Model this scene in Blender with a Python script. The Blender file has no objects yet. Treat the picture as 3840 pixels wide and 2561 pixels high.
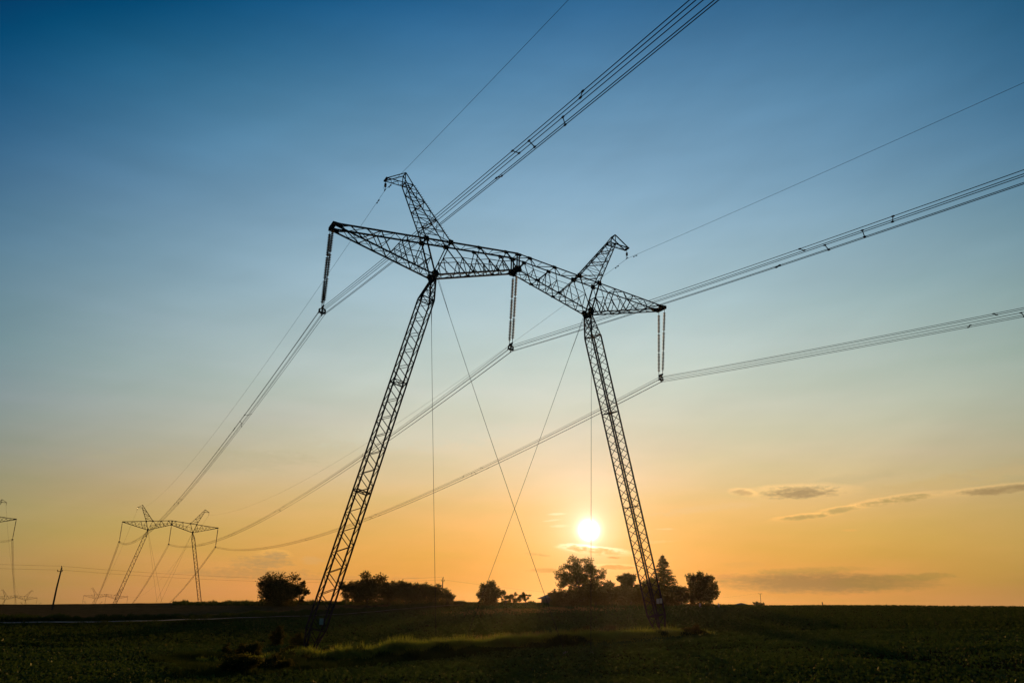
import bpy, math, random
import numpy as np
from mathutils import Vector, Matrix

random.seed(7)
rng = np.random.default_rng(11)
scene = bpy.context.scene
COL = scene.collection
R = math.radians
ZO = 2.8            # eye height of the camera above the ground it stands on

# ------------------------------------------------------------------ camera
PITCH, ROLL = 0.34075, 0.02108
cam_d = bpy.data.cameras.new('camera')
cam_d.sensor_width = 36.0
cam_d.lens = 2851.1 / 3840 * 36
cam_d.clip_start = 0.3
cam_d.clip_end = 20000
cam = bpy.data.objects.new('camera', cam_d)
COL.objects.link(cam)
cam.matrix_world = (Matrix.Translation((0, 0, ZO)) @ Matrix.Rotation(math.pi/2 + PITCH, 4, 'X')
                    @ Matrix.Rotation(ROLL, 4, 'Z'))
scene.camera = cam

# ------------------------------------------------------------------ exposure
scene.view_settings.view_transform = 'Standard'
scene.view_settings.look = 'None'
scene.view_settings.exposure = 0.0
scene.view_settings.gamma = 1.0
try:
    scene.cycles.max_bounces = 8
    scene.cycles.transparent_max_bounces = 8
    scene.cycles.volume_bounces = 0
except Exception:
    pass

# ------------------------------------------------------------------ sun
SUN_AZ, SUN_EL = 5.924, 5.679
sd = bpy.data.lights.new('sun', 'SUN')
sd.energy = 2.6
sd.angle = R(0.5)
sd.color = (1.0, 0.55, 0.2)
sun = bpy.data.objects.new('sun', sd)
COL.objects.link(sun)
sdir = Vector((math.sin(R(SUN_AZ))*math.cos(R(SUN_EL)), math.cos(R(SUN_AZ))*math.cos(R(SUN_EL)), math.sin(R(SUN_EL))))
sun.rotation_euler = sdir.to_track_quat('Z', 'Y').to_euler()
sun.location = (0, 0, 60)

# ------------------------------------------------------------------ world: evening sky
world = bpy.data.worlds.new('World')
scene.world = world
world.use_nodes = True
wt = world.node_tree
wt.nodes.clear()
N = wt.nodes.new
def L(a, b): wt.links.new(a, b)
def M(op, a, b=None, c=None, clamp=False):
    n = N('ShaderNodeMath'); n.operation = op; n.use_clamp = clamp
    for i, v in enumerate((a, b, c)):
        if v is None: continue
        if isinstance(v, (int, float)): n.inputs[i].default_value = v
        else: L(v, n.inputs[i])
    return n.outputs[0]
def VM(op, a, b=None, s=None):
    n = N('ShaderNodeVectorMath'); n.operation = op
    for i, v in enumerate((a, b)):
        if v is None: continue
        if isinstance(v, (tuple, list)): n.inputs[i].default_value = v
        else: L(v, n.inputs[i])
    if s is not None:
        if isinstance(s, (int, float)): n.inputs['Scale'].default_value = s
        else: L(s, n.inputs['Scale'])
    return n.outputs['Value'] if op in ('DOT_PRODUCT', 'LENGTH') else n.outputs['Vector']
def ramp(x, keys, cols):
    n = N('ShaderNodeValToRGB'); L(x, n.inputs[0]); cr = n.color_ramp; cr.interpolation = 'B_SPLINE'
    while len(cr.elements) < len(keys): cr.elements.new(0.5)
    for e, k, c in zip(cr.elements, keys, cols):
        e.position = k; e.color = (c[0], c[1], c[2], 1)
    return n.outputs[0]
SK = [-4, 0, 2, 4, 6, 8, 10, 13, 16, 19, 22, 26, 30, 34, 38, 43, 50, 60]
SC = [[[0.914, 0.558, 0.251], [0.916, 0.563, 0.25], [0.933, 0.605, 0.241], [0.952, 0.661, 0.267], [0.959, 0.707, 0.334], [0.946, 0.74, 0.407], [0.918, 0.784, 0.525], [0.86, 0.817, 0.669], [0.794, 0.823, 0.749], [0.73, 0.797, 0.774], [0.665, 0.765, 0.786], [0.596, 0.72, 0.783], [0.515, 0.667, 0.771], [0.435, 0.603, 0.727], [0.343, 0.534, 0.68], [0.21, 0.418, 0.595], [0.051, 0.296, 0.488], [-0.016, 0.225, 0.428]], [[-0.082, -0.029, 0.023], [-0.074, -0.03, 0.013], [-0.064, -0.03, 0.001], [-0.049, -0.028, -0.016], [-0.033, -0.025, -0.034], [-0.021, -0.021, -0.046], [-0.014, -0.018, -0.049], [-0.013, -0.016, -0.047], [-0.016, -0.019, -0.049], [-0.023, -0.025, -0.05], [-0.026, -0.028, -0.047], [-0.031, -0.029, -0.038], [-0.027, -0.025, -0.025], [-0.01, -0.019, -0.017], [0.014, -0.006, -0.014], [0.045, 0.014, -0.004], [0.075, 0.034, 0.006], [0.098, 0.049, 0.014]], [[-0.472, -0.139, 0.041], [-0.468, -0.145, 0.04], [-0.462, -0.152, 0.04], [-0.457, -0.167, 0.035], [-0.456, -0.191, 0.013], [-0.457, -0.224, -0.029], [-0.458, -0.26, -0.088], [-0.449, -0.306, -0.179], [-0.432, -0.334, -0.245], [-0.414, -0.347, -0.276], [-0.403, -0.348, -0.282], [-0.396, -0.343, -0.276], [-0.399, -0.337, -0.278], [-0.397, -0.326, -0.29], [-0.38, -0.314, -0.3], [-0.352, -0.302, -0.305], [-0.326, -0.291, -0.311], [-0.305, -0.282, -0.315]]]
tc = N('ShaderNodeTexCoord')
dirn = VM('NORMALIZE', tc.outputs['Generated'])
sp = N('ShaderNodeSeparateXYZ'); L(dirn, sp.inputs[0])
az = M('MULTIPLY', M('ARCTAN2', sp.outputs[0], sp.outputs[1]), 180/math.pi)
el = M('MULTIPLY', M('ARCSINE', sp.outputs[2]), 180/math.pi)
bmp = M('EXPONENT', M('MULTIPLY', M('POWER', M('DIVIDE', M('SUBTRACT', el, 10), 6), 2), -1))
elp = M('DIVIDE', M('ADD', M('ADD', el, M('MULTIPLY', bmp, 1.2)), 4), 64, clamp=True)
kpos = [(k+4)/64 for k in SK]
tt = M('DIVIDE', M('SUBTRACT', az, 6.0), 45)
tt = M('MAXIMUM', M('MINIMUM', tt, 1.25), -1.25)
r0 = ramp(elp, kpos, [[max(v, 0) for v in c] for c in SC[0]])
r1 = ramp(elp, kpos, [[v*.5+.5 for v in c] for c in SC[1]])
r2 = ramp(elp, kpos, [[v*.5+.5 for v in c] for c in SC[2]])
r1 = VM('SUBTRACT', VM('SCALE', r1, s=2), (1, 1, 1))
r2 = VM('SUBTRACT', VM('SCALE', r2, s=2), (1, 1, 1))
sky = VM('ADD', r0, VM('SCALE', r1, s=tt))
sky = VM('ADD', sky, VM('SCALE', r2, s=M('MULTIPLY', tt, tt)))
sky = VM('MAXIMUM', sky, (0.035, 0.06, 0.06))
lum = VM('DOT_PRODUCT', sky, (.3, .5, .2))
sky = VM('ADD', VM('SCALE', sky, s=.92), VM('SCALE', (1.0, 1.0, 1.0), s=M('MULTIPLY', lum, .08)))
# glow round the sun and its disc
cosd = VM('DOT_PRODUCT', dirn, tuple(sdir))
dist = M('MULTIPLY', M('ARCCOSINE', M('MINIMUM', cosd, 1.0)), 180/math.pi)
g1 = M('EXPONENT', M('DIVIDE', dist, -1.8))
sky = VM('ADD', sky, VM('SCALE', (0.12, 0.30, 0.46), s=g1))
g2 = M('EXPONENT', M('MULTIPLY', M('MULTIPLY', dist, dist), -1/60))
sky = VM('ADD', sky, VM('SCALE', (0.045, 0.015, 0.03), s=g2))
# grey the low band a little away from the sun
sky = VM('ADD', sky, VM('SCALE', (0.006, -0.002, 0.012), s=M('EXPONENT', M('MULTIPLY', M('POWER', M('DIVIDE', M('SUBTRACT', el, 9), 6), 2), -1))))
# thin clouds, laid out over the sky in azimuth and elevation
cxy = N('ShaderNodeCombineXYZ'); L(az, cxy.inputs[0]); L(el, cxy.inputs[1])
def noise(vec, scale, detail, rough=0.55):
    n = N('ShaderNodeTexNoise'); n.inputs['Scale'].default_value = scale
    n.inputs['Detail'].default_value = detail; n.inputs['Roughness'].default_value = rough
    L(vec, n.inputs['Vector']); return n.outputs['Fac']
nA = noise(VM('MULTIPLY', cxy.outputs[0], (0.55, 2.6, 1)), 1.0, 5)
nB = noise(VM('MULTIPLY', cxy.outputs[0], (2.2, 6.0, 1)), 1.0, 6)
nn = M('ADD', M('MULTIPLY', M('SUBTRACT', nA, .5), 3.0), M('MULTIPLY', M('SUBTRACT', nB, .5), 2.4))
# very faint broad banding of thin high cloud
nH = noise(VM('MULTIPLY', cxy.outputs[0], (0.035, 0.16, 1)), 1.0, 3)
nD = noise(VM('MULTIPLY', VM('ADD', cxy.outputs[0], VM('SCALE', cxy.outputs[0], s=0.0)), (0.045, 0.30, 1)), 1.0, 4)
cx2 = N('ShaderNodeCombineXYZ'); L(M('ADD', M('MULTIPLY', az, .05), M('MULTIPLY', el, .02)), cx2.inputs[0]); L(M('SUBTRACT', M('MULTIPLY', el, .22), M('MULTIPLY', az, .10)), cx2.inputs[1])
nE = noise(cx2.outputs[0], 1.0, 4)
band = M('ADD', 1.0, M('ADD', M('MULTIPLY', M('SUBTRACT', nH, .5), 0.12), M('ADD', M('MULTIPLY', M('SUBTRACT', nD, .5), 0.07), M('MULTIPLY', M('SUBTRACT', nE, .5), 0.08))))
sky = VM('SCALE', sky, s=band)
sky = VM('ADD', sky, VM('SCALE', (0.016, 0.018, 0.018), s=M('EXPONENT', M('MULTIPLY', M('POWER', M('DIVIDE', M('SUBTRACT', el, 20), 9), 2), -1))))
low = M('EXPONENT', M('DIVIDE', M('MAXIMUM', el, 0), -9))
sky = VM('ADD', sky, VM('SCALE', (0.16, -0.02, 0.16), s=M('MULTIPLY', low, M('SUBTRACT', nD, .47))))
def cloud(a0, e0, w, h, ang, tint, strength, wob=0.8, soft=1.25, rim=None):
    global sky
    ca, sa = math.cos(R(ang)), math.sin(R(ang))
    da = M('SUBTRACT', az, a0); de = M('SUBTRACT', el, e0)
    u = M('DIVIDE', M('ADD', M('MULTIPLY', da, ca), M('MULTIPLY', de, sa)), w)
    v = M('DIVIDE', M('SUBTRACT', M('MULTIPLY', de, ca), M('MULTIPLY', da, sa)), h)
    d2 = M('ADD', M('MULTIPLY', u, u), M('MULTIPLY', v, v))
    d2 = M('ADD', d2, M('MULTIPLY', nn, wob))
    m = N('ShaderNodeMapRange'); m.interpolation_type = 'SMOOTHSTEP'
    L(d2, m.inputs[0]); m.inputs[1].default_value = 1.1; m.inputs[2].default_value = 1.1-soft
    m.inputs[3].default_value = 0; m.inputs[4].default_value = 1
    mk = m.outputs[0]
    if rim:
        m2 = N('ShaderNodeMapRange'); m2.interpolation_type = 'SMOOTHSTEP'
        L(d2, m2.inputs[0]); m2.inputs[1].default_value = 2.6; m2.inputs[2].default_value = 0.9
        up = M('MULTIPLY', M('ADD', 0.5, M('MULTIPLY', v, 0.45), clamp=True), M('ADD', 0.35, M('MULTIPLY', nB, 1.1), clamp=True))
        ring = M('MULTIPLY', M('MULTIPLY', m2.outputs[0], M('SUBTRACT', 1.0, mk)), up)
        sky = VM('ADD', sky, VM('SCALE', rim, s=ring))
    ms = M('MULTIPLY', mk, strength)
    sky = VM('ADD', VM('SCALE', sky, s=M('SUBTRACT', 1.0, ms)), VM('SCALE', tint, s=ms))
peach = (0.11, 0.06, 0.02)
cloud(20.84, 8.17, 2.9, 0.46, 0.5, (.655, .55, .39), .85, wob=.7, soft=1.3, rim=peach)
cloud(24.2, 8.9, 3.4, 0.50, 7, (.72, .66, .50), .22, soft=1.3)
cloud(17.0, 8.25, 0.8, 0.26, -8, (.78, .62, .42), .6, rim=peach)
cloud(20.85, 6.50, 1.7, 0.20, 4, (.72, .60, .36), .75, rim=peach)
cloud(23.3, 6.92, 1.4, 0.20, 7, (.72, .61, .38), .7, rim=peach)
cloud(26.8, 7.45, 2.3, 0.26, 7, (.68, .58, .36), .75, rim=peach)
cloud(33.2, 7.80, 3.2, 0.28, 3, (.60, .50, .34), .75, wob=.6, rim=peach)
cloud(30.5, 8.5, 5.5, 0.55, 6, (.80, .68, .45), .45, soft=1.0)
cloud(20.9, 2.22, 7.0, 0.80, 0, (.60, .46, .28), .88, wob=.32, soft=1.1)
cloud(20.5, 2.95, 4.5, 0.30, 2, (.70, .55, .29), .55, wob=.6)
cloud(25.4, 2.25, 3.6, 0.66, 0, (.60, .48, .26), .6, wob=.35, soft=1.1)
cloud(27.8, 2.65, 2.3, 0.26, 0, (.65, .52, .27), .7)
cloud(16.6, 3.4, 1.6, 0.24, 0, (.86, .62, .32), .5)
cloud(23.7, 5.59, 0.6, 0.09, 0, (.90, .68, .36), .7)
cloud(3.63, 6.81, 0.85, 0.11, 3, (1.0, .92, .72), .9, wob=.35)
cloud(3.3, 6.36, 0.8, 0.09, 7, (1.0, .88, .66), .8, wob=.35)
cloud(3.9, 5.96, 0.9, 0.13, 3, (1.0, .90, .68), .85, wob=.35)
cloud(5.0, 4.42, 1.1, 0.24, -2, (.96, .64, .34), .85, wob=.8, rim=(.10, .22, .28))
cloud(6.6, 4.20, 1.9, 0.26, -4, (.97, .68, .38), .8, wob=.8, rim=(.09, .20, .26))
cloud(7.73, 3.10, 1.8, 0.20, 0, (.86, .56, .28), .75, rim=(.04, .08, .08))
cloud(2.78, 2.83, 1.5, 0.17, 1, (.82, .56, .28), .7)
cloud(2.18, 3.93, 1.0, 0.11, -5, (.84, .60, .34), .7)
cloud(7.68, 3.79, 0.6, 0.09, 0, (.90, .56, .28), .7)
cloud(11.5, 5.8, 0.9, 0.07, 0, (1.0, .80, .58), .6)
cloud(-17.0, 2.85, 2.3, 0.62, 3, (.70, .55, .35), .75, wob=.7, soft=1.4)
cloud(-16.4, 3.35, .9, 0.30, 0, (.72, .57, .37), .65, wob=.8, soft=1.3, rim=(.05, .04, .02))
cloud(-13.8, 3.1, 1.0, 0.35, 0, (.84, .64, .40), .5, wob=.8)
cloud(-18.3, 2.10, 5.2, 0.42, 1.8, (.74, .55, .32), .7)
cloud(-11.5, 1.95, 6.2, 0.20, 1.4, (.78, .56, .32), .4)
cloud(14.5, 7.2, 5.0, 0.35, 5, (.92, .76, .55), .35, wob=.9)
cloud(36, 9.4, 7, .7, 8, (.74, .66, .50), .45, wob=.9)
cloud(10.5, 4.9, 2.2, .14, 2, (1.0, .78, .52), .4, wob=.9)
cloud(14.5, 2.6, 2.0, .16, -1, (.84, .56, .32), .5, wob=.9)
cloud(-6, 12.5, 9, 1.4, 6, (.80, .82, .74), .22, soft=1.0)
cloud(-22, 9.5, 9, 0.9, 4, (.70, .66, .52), .25, soft=1.0)
sky = VM('ADD', sky, VM('SCALE', (0.07, 0.10, 0.13), s=M('EXPONENT', M('DIVIDE', dist, -1.0))))
core = M('MINIMUM', M('EXPONENT', M('DIVIDE', M('SUBTRACT', dist, 0.52), -0.19)), 1.0)
sky = VM('ADD', sky, VM('SCALE', (0.75, 0.72, 0.80), s=core))
sky = VM('MAXIMUM', sky, (0, 0, 0))
gm = N('ShaderNodeGamma'); L(sky, gm.inputs[0]); gm.inputs[1].default_value = 2.2
bg = N('ShaderNodeBackground'); L(gm.outputs[0], bg.inputs[0]); bg.inputs[1].default_value = 1.0
wo = N('ShaderNodeOutputWorld'); L(bg.outputs[0], wo.inputs[0])

# ------------------------------------------------------------------ helpers
def tag(o, label=None, cat=None, group=None, kind=None):
    if label: o['label'] = label
    if cat: o['category'] = cat
    if group: o['group'] = group
    if kind: o['kind'] = kind
    return o
def empty(name, loc, rz=0):
    o = bpy.data.objects.new(name, None); COL.objects.link(o)
    o.location = loc; o.rotation_euler = (0, 0, rz); o.empty_display_size = .5
    return o
def copy_tree(o, parent=None):
    c = o.copy(); COL.objects.link(c)
    if parent is not None: c.parent = parent
    for ch in list(o.children): copy_tree(ch, c)
    return c
def np_mesh(name, V, F, mat, parent=None, smooth=False):
    """V (n,3) float, F (m,k) int, all faces with k corners"""
    me = bpy.data.meshes.new(name)
    V = np.asarray(V, np.float32); F = np.asarray(F, np.int32)
    me.vertices.add(len(V)); me.vertices.foreach_set('co', V.ravel())
    k = F.shape[1]
    me.loops.add(F.size); me.loops.foreach_set('vertex_index', F.ravel())
    me.polygons.add(len(F)); me.polygons.foreach_set('loop_start', np.arange(0, F.size, k, dtype=np.int32))
    if smooth: me.polygons.foreach_set('use_smooth', np.ones(len(F), bool))
    me.update(calc_edges=True)
    me.materials.append(mat)
    o = bpy.data.objects.new(name, me); COL.objects.link(o)
    if parent is not None: o.parent = parent
    return o
class MB:
    def __init__(s): s.v = []; s.f = []; s.parts = []
    def split(s, name, mat, parent):                  # every solid added becomes an object of its own
        for v0, v1, f0, f1 in s.parts:
            q = MB(); q.v = s.v[v0:v1]; q.f = [tuple(i-v0 for i in f) for f in s.f[f0:f1]]; q.build(name, mat, parent)
    def add(s, vs, fs):
        s.parts.append((len(s.v), len(s.v)+len(vs), len(s.f), len(s.f)+len(fs)))
        n = len(s.v); s.v += [tuple(v) for v in vs]; s.f += [tuple(i+n for i in f) for f in fs]
    def frame(s, a, b, up=None):
        a = Vector(a); b = Vector(b); d = (b-a).normalized()
        u = Vector(up) if up is not None else (Vector((0, 0, 1)) if abs(d.z) < .9 else Vector((0, 1, 0)))
        x = d.cross(u).normalized(); y = x.cross(d).normalized()
        return a, b, x, y
    def angle(s, a, b, w, t=None, up=None):          # rolled steel angle (L section)
        t = t or w*.16
        a, b, x, y = s.frame(a, b, up)
        h = w*.35
        pr = [(-h, -h), (w-h, -h), (w-h, t-h), (t-h, t-h), (t-h, w-h), (-h, w-h)]
        vs = [a+x*p+y*q for p, q in pr]+[b+x*p+y*q for p, q in pr]
        s.add(vs, [(i, (i+1) % 6, 6+(i+1) % 6, 6+i) for i in range(6)]+[(5, 4, 3, 2, 1, 0), (6, 7, 8, 9, 10, 11)])
    def bar(s, a, b, w, h=None, up=None):
        h = h or w
        a, b, x, y = s.frame(a, b, up); x = x*w/2; y = y*h/2
        vs = [p+i*x+j*y for p in (a, b) for i, j in ((-1, -1), (1, -1), (1, 1), (-1, 1))]
        s.add(vs, [(3, 2, 1, 0), (4, 5, 6, 7), (0, 1, 5, 4), (1, 2, 6, 5), (2, 3, 7, 6), (3, 0, 4, 7)])
    def tube(s, pts, r, n=6, caps=True):
        pts = [Vector(p) for p in pts]; rs = r if isinstance(r, (list, tuple)) else [r]*len(pts)
        vs = []; 
        for i, p in enumerate(pts):
            d = (pts[min(i+1, len(pts)-1)]-pts[max(i-1, 0)]).normalized()
            u = Vector((0, 0, 1)) if abs(d.z) < .95 else Vector((0, 1, 0))
            x = d.cross(u).normalized(); y = x.cross(d)
            for k in range(n):
                a = 2*math.pi*k/n; vs.append(p+(x*math.cos(a)+y*math.sin(a))*rs[i])
        fs = [(i*n+k, i*n+(k+1) % n, (i+1)*n+(k+1) % n, (i+1)*n+k) for i in range(len(pts)-1) for k in range(n)]
        if caps: fs += [tuple(range(n-1, -1, -1)), tuple((len(pts)-1)*n+k for k in range(n))]
        s.add(vs, fs)
    def plate(s, c, ux, uy, t, pts):                  # polygon (in ux, uy) of thickness t
        c = Vector(c); ux = Vector(ux).normalized(); uy = Vector(uy).normalized(); nz = ux.cross(uy)*t/2
        n = len(pts); vs = [c+ux*p+uy*q-nz for p, q in pts]+[c+ux*p+uy*q+nz for p, q in pts]
        s.add(vs, [tuple(range(n-1, -1, -1)), tuple(range(n, 2*n))]+[(i, (i+1) % n, n+(i+1) % n, n+i) for i in range(n)])
    def build(s, name, mat, parent=None, smooth=False):
        me = bpy.data.meshes.new(name); me.from_pydata(s.v, [], s.f)
        if smooth:
            for p in me.polygons: p.use_smooth = True
        me.materials.append(mat); me.update()
        o = bpy.data.objects.new(name, me); COL.objects.link(o)
        if parent is not None: o.parent = parent
        return o

# ------------------------------------------------------------------ materials
def mat_new(name):
    m = bpy.data.materials.new(name); m.use_nodes = True; nt = m.node_tree; nt.nodes.clear()
    out = nt.nodes.new('ShaderNodeOutputMaterial'); return m, nt, out
def mat_pbr(name, c1, c2, rough=.7, metal=0, scale=8, bump=.0, spec=.3, bscale=None):
    m, nt, out = mat_new(name); n = nt.nodes.new; l = nt.links.new
    b = n('ShaderNodeBsdfPrincipled'); b.inputs['Roughness'].default_value = rough; b.inputs['Metallic'].default_value = metal
    b.inputs['Specular IOR Level'].default_value = spec
    t = n('ShaderNodeTexCoord'); no = n('ShaderNodeTexNoise'); no.inputs['Scale'].default_value = scale; no.inputs['Detail'].default_value = 6
    l(t.outputs['Object'], no.inputs['Vector'])
    mx = n('ShaderNodeMix'); mx.data_type = 'RGBA'; mx.inputs[6].default_value = (*c1, 1); mx.inputs[7].default_value = (*c2, 1)
    mr = n('ShaderNodeMapRange'); mr.inputs[1].default_value = .35; mr.inputs[2].default_value = .65
    l(no.outputs['Fac'], mr.inputs[0]); l(mr.outputs[0], mx.inputs[0]); l(mx.outputs[2], b.inputs['Base Color'])
    if bump:
        bp = n('ShaderNodeBump'); bp.inputs['Strength'].default_value = bump
        n2 = n('ShaderNodeTexNoise'); n2.inputs['Scale'].default_value = bscale or scale*3; n2.inputs['Detail'].default_value = 5
        l(t.outputs['Object'], n2.inputs['Vector']); l(n2.outputs['Fac'], bp.inputs['Height']); l(bp.outputs[0], b.inputs['Normal'])
    l(b.outputs[0], out.inputs[0]); return m
def mat_leaf(name, c1, c2, trans=.45, tcol=None, gloss=.04, grough=.35):
    m, nt, out = mat_new(name); n = nt.nodes.new; l = nt.links.new
    g = n('ShaderNodeNewGeometry')
    mx = n('ShaderNodeMix'); mx.data_type = 'RGBA'; mx.inputs[6].default_value = (*c1, 1); mx.inputs[7].default_value = (*c2, 1)
    l(g.outputs['Random Per Island'], mx.inputs[0])
    d = n('ShaderNodeBsdfDiffuse'); l(mx.outputs[2], d.inputs[0])
    tr = n('ShaderNodeBsdfTranslucent')
    if tcol: tr.inputs[0].default_value = (*tcol, 1)
    else: l(mx.outputs[2], tr.inputs[0])
    ms = n('ShaderNodeMixShader'); ms.inputs[0].default_value = trans; l(d.outputs[0], ms.inputs[1]); l(tr.outputs[0], ms.inputs[2])
    gl = n('ShaderNodeBsdfGlossy'); gl.inputs['Roughness'].default_value = grough; gl.inputs[0].default_value = (.8, .75, .5, 1)
    m2 = n('ShaderNodeMixShader'); m2.inputs[0].default_value = gloss; l(ms.outputs[0], m2.inputs[1]); l(gl.outputs[0], m2.inputs[2])
    l(m2.outputs[0], out.inputs[0]); return m
STEEL = mat_pbr('galvanised_steel', (.022, .022, .025), (.04, .038, .037), .85, 0, 3, spec=.08)
PLATE = mat_pbr('weathered_plate', (.02, .02, .022), (.035, .032, .03), .85, 0, 6, spec=.08)
WIRE = mat_pbr('aluminium_wire', (.02, .02, .024), (.03, .03, .03), .95, 0, 2, spec=.0)
GLASS = mat_pbr('glass_insulator', (.014, .014, .016), (.03, .024, .016), .5, 0, 4, spec=.12)
REDGL = mat_pbr('brown_insulator', (.16, .05, .025), (.22, .07, .03), .25, 0, 8, spec=.6)
WOOD = mat_pbr('weathered_wood', (.06, .045, .03), (.10, .08, .06), .85, 0, 5, .3)
BARK = mat_pbr('bark', (.03, .024, .018), (.06, .048, .035), .9, 0, 6, .4)
CONC = mat_pbr('concrete', (.22, .21, .19), (.3, .29, .27), .85, 0, 4, .3)
SIGN = mat_pbr('enamel_sign', (.40, .39, .37), (.50, .49, .46), .4, 0, 3)
PAINTW = mat_pbr('white_paint', (.22, .21, .2), (.32, .31, .3), .6, 0, 3)
ASPH = mat_pbr('asphalt', (.05, .045, .04), (.08, .07, .06), .75, 0, 2, .3, bscale=30)
PLASTER = mat_pbr('plaster', (.05, .042, .035), (.08, .07, .055), .85, 0, 2, .2)
ROOF = mat_pbr('roof_sheet', (.018, .015, .013), (.03, .024, .02), .7, 0, 2, .2)
WINGL = mat_pbr('window_glass', (.03, .035, .04), (.04, .045, .05), .1, 0, 2, spec=.6)
CROWN = mat_leaf('tree_leaves', (.045, .058, .018), (.085, .09, .028), .45, (.13, .10, .022), .0)
CROWN2 = mat_leaf('spruce_needles', (.03, .042, .02), (.05, .06, .028), .3, (.10, .08, .02), .0)
SHRUB = mat_leaf('shrub_leaves', (.03, .042, .014), (.055, .065, .02), .4, (.10, .09, .015), .0)
GRASS = mat_leaf('tall_grass', (.05, .06, .016), (.09, .09, .028), .6, (.24, .27, .03), .01)
DRYGRASS = mat_leaf('dry_grass', (.08, .065, .03), (.13, .105, .05), .5, (.34, .22, .05), .02)
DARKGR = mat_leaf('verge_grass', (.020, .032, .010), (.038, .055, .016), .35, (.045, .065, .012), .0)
CROPL = mat_leaf('crop_leaves', (.046, .092, .024), (.068, .118, .030), .30, (.060, .092, .012), .013, .40)
CROPF = mat_leaf('crop_leaves_far', (.036, .072, .020), (.066, .10, .026), .30, (.055, .078, .012), .0, .5)

# ------------------------------------------------------------------ terrain
TA = [-32, -13.7, 0, 10.8, 21, 32.8]
TR = [0, 20, 35, 67, 84, 110, 135, 150, 165, 200, 240, 300, 400, 500, 900, 2000, 6000]
TZ = [[-2.8, -3.3, -3.7, -3.9, -3.55, -3.1, -2.45, -2.0, -1.55, -.90, -1.1, -2.2, -5.0, -10, -33, -60, -150],
      [-2.8, -3.3, -3.8, -4.25, -3.9, -3.1, -2.3, -1.75, -1.0, 1.0, 1.1, .2, -2.6, -8, -31, -60, -150],
      [-2.8, -3.2, -3.4, -3.3, -2.95, -2.2, -1.3, -.6, .2, 1.75, 2.0, 1.6, 0, -5, -26, -60, -150],
      [-2.8, -3.0, -3.05, -2.7, -2.4, -1.6, -.5, .2, .9, 2.2, 2.5, 2.3, 1.2, -3, -22, -60, -150],
      [-2.8, -2.9, -2.85, -2.0, -1.4, -.35, .7, 1.3, 1.75, 2.45, 2.8, 3.1, 3.6, 3.2, -15, -60, -150],
      [-2.8, -2.8, -2.6, -1.65, -.95, .15, 1.1, 1.65, 2.1, 2.8, 3.3, 3.5, 3.0, 1, -15, -60, -150]]
_ga = np.arange(-60, 60.1, 1.0)
_gr = np.concatenate([np.arange(0, 320, 2.0), np.arange(320, 1000, 10.0), np.geomspace(1000, 6000, 30)])
_c = np.array([np.interp(_gr, TR, z) for z in TZ])
_Z = np.array([np.interp(_ga, TA, _c[:, i]) for i in range(len(_gr))]).T
def _smooth(Z, ax, n):
    k = np.ones(n)/n
    return np.apply_along_axis(lambda v: np.convolve(np.pad(v, n//2, 'edge'), k, 'valid'), ax, Z)
_Z = _smooth(_smooth(_Z, 0, 7), 0, 5)
_keep = _gr < 300
_Z[:, _keep] = _smooth(_smooth(_Z, 1, 7), 1, 5)[:, _keep]
def ground(x, y):
    x = np.asarray(x, float); y = np.asarray(y, float)
    a = np.degrees(np.arctan2(x, y)); r = np.hypot(x, y)
    a = np.where(np.abs(a) > 60, np.sign(a)*60*(1-(np.abs(a)-60)/120.), a)
    ia = np.clip((a+60), 0, len(_ga)-1.001); i = ia.astype(int); fa = ia-i
    jr = np.interp(r, _gr, np.arange(len(_gr))); jr = np.clip(jr, 0, len(_gr)-1.001); j = jr.astype(int); fr = jr-j
    z = (_Z[i, j]*(1-fa)+_Z[i+1, j]*fa)*(1-fr)+(_Z[i, j+1]*(1-fa)+_Z[i+1, j+1]*fa)*fr
    w = 0.10*np.sin(x*.11+1.3)*np.sin(y*.09+.4)+0.05*np.sin(x*.37+y*.21)*np.cos(y*.31)
    return z+w*np.clip(r/40, 0, 1)+ZO
def G(x, y): return float(ground(x, y))
def pol(azd, r): return r*math.sin(R(azd)), r*math.cos(R(azd))
# ground sheet
aa = np.radians(np.concatenate([np.arange(-180, -42, 3.0), np.arange(-42, 42, .35), np.arange(42, 180, 3.0)]))
rr = np.concatenate([[0.01], np.arange(4, 60, 2.0), np.arange(60, 330, 2.5), np.arange(330, 1000, 20), np.geomspace(1000, 9000, 24)])
A_, R_ = np.meshgrid(aa, rr); X = R_*np.sin(A_); Y = R_*np.cos(A_)
Z = ground(X, Y)
bumpy = (rng.random(Z.shape)-.5)*.07*(R_ < 330)*(R_ > 8)
Z = Z+bumpy
nr, na = Z.shape
idx = np.arange(nr*na).reshape(nr, na)
nxt = np.roll(idx, -1, 1)
F = np.stack([idx[:-1], nxt[:-1], nxt[1:], idx[1:]], -1).reshape(-1, 4)[:, ::-1]
gm_, nt, out = mat_new('field_ground'); n = nt.nodes.new; l = nt.links.new
b = n('ShaderNodeBsdfPrincipled'); b.inputs['Roughness'].default_value = 1.0; b.inputs['Specular IOR Level'].default_value = 0.0
g = n('ShaderNodeNewGeometry')
def gn(scale, det, mul=(1, 1, 1)):
    vm = n('ShaderNodeVectorMath'); vm.operation = 'MULTIPLY'; vm.inputs[1].default_value = mul; l(g.outputs['Position'], vm.inputs[0])
    t = n('ShaderNodeTexNoise'); t.inputs['Scale'].default_value = scale; t.inputs['Detail'].default_value = det; l(vm.outputs[0], t.inputs['Vector']); return t.outputs['Fac']
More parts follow.
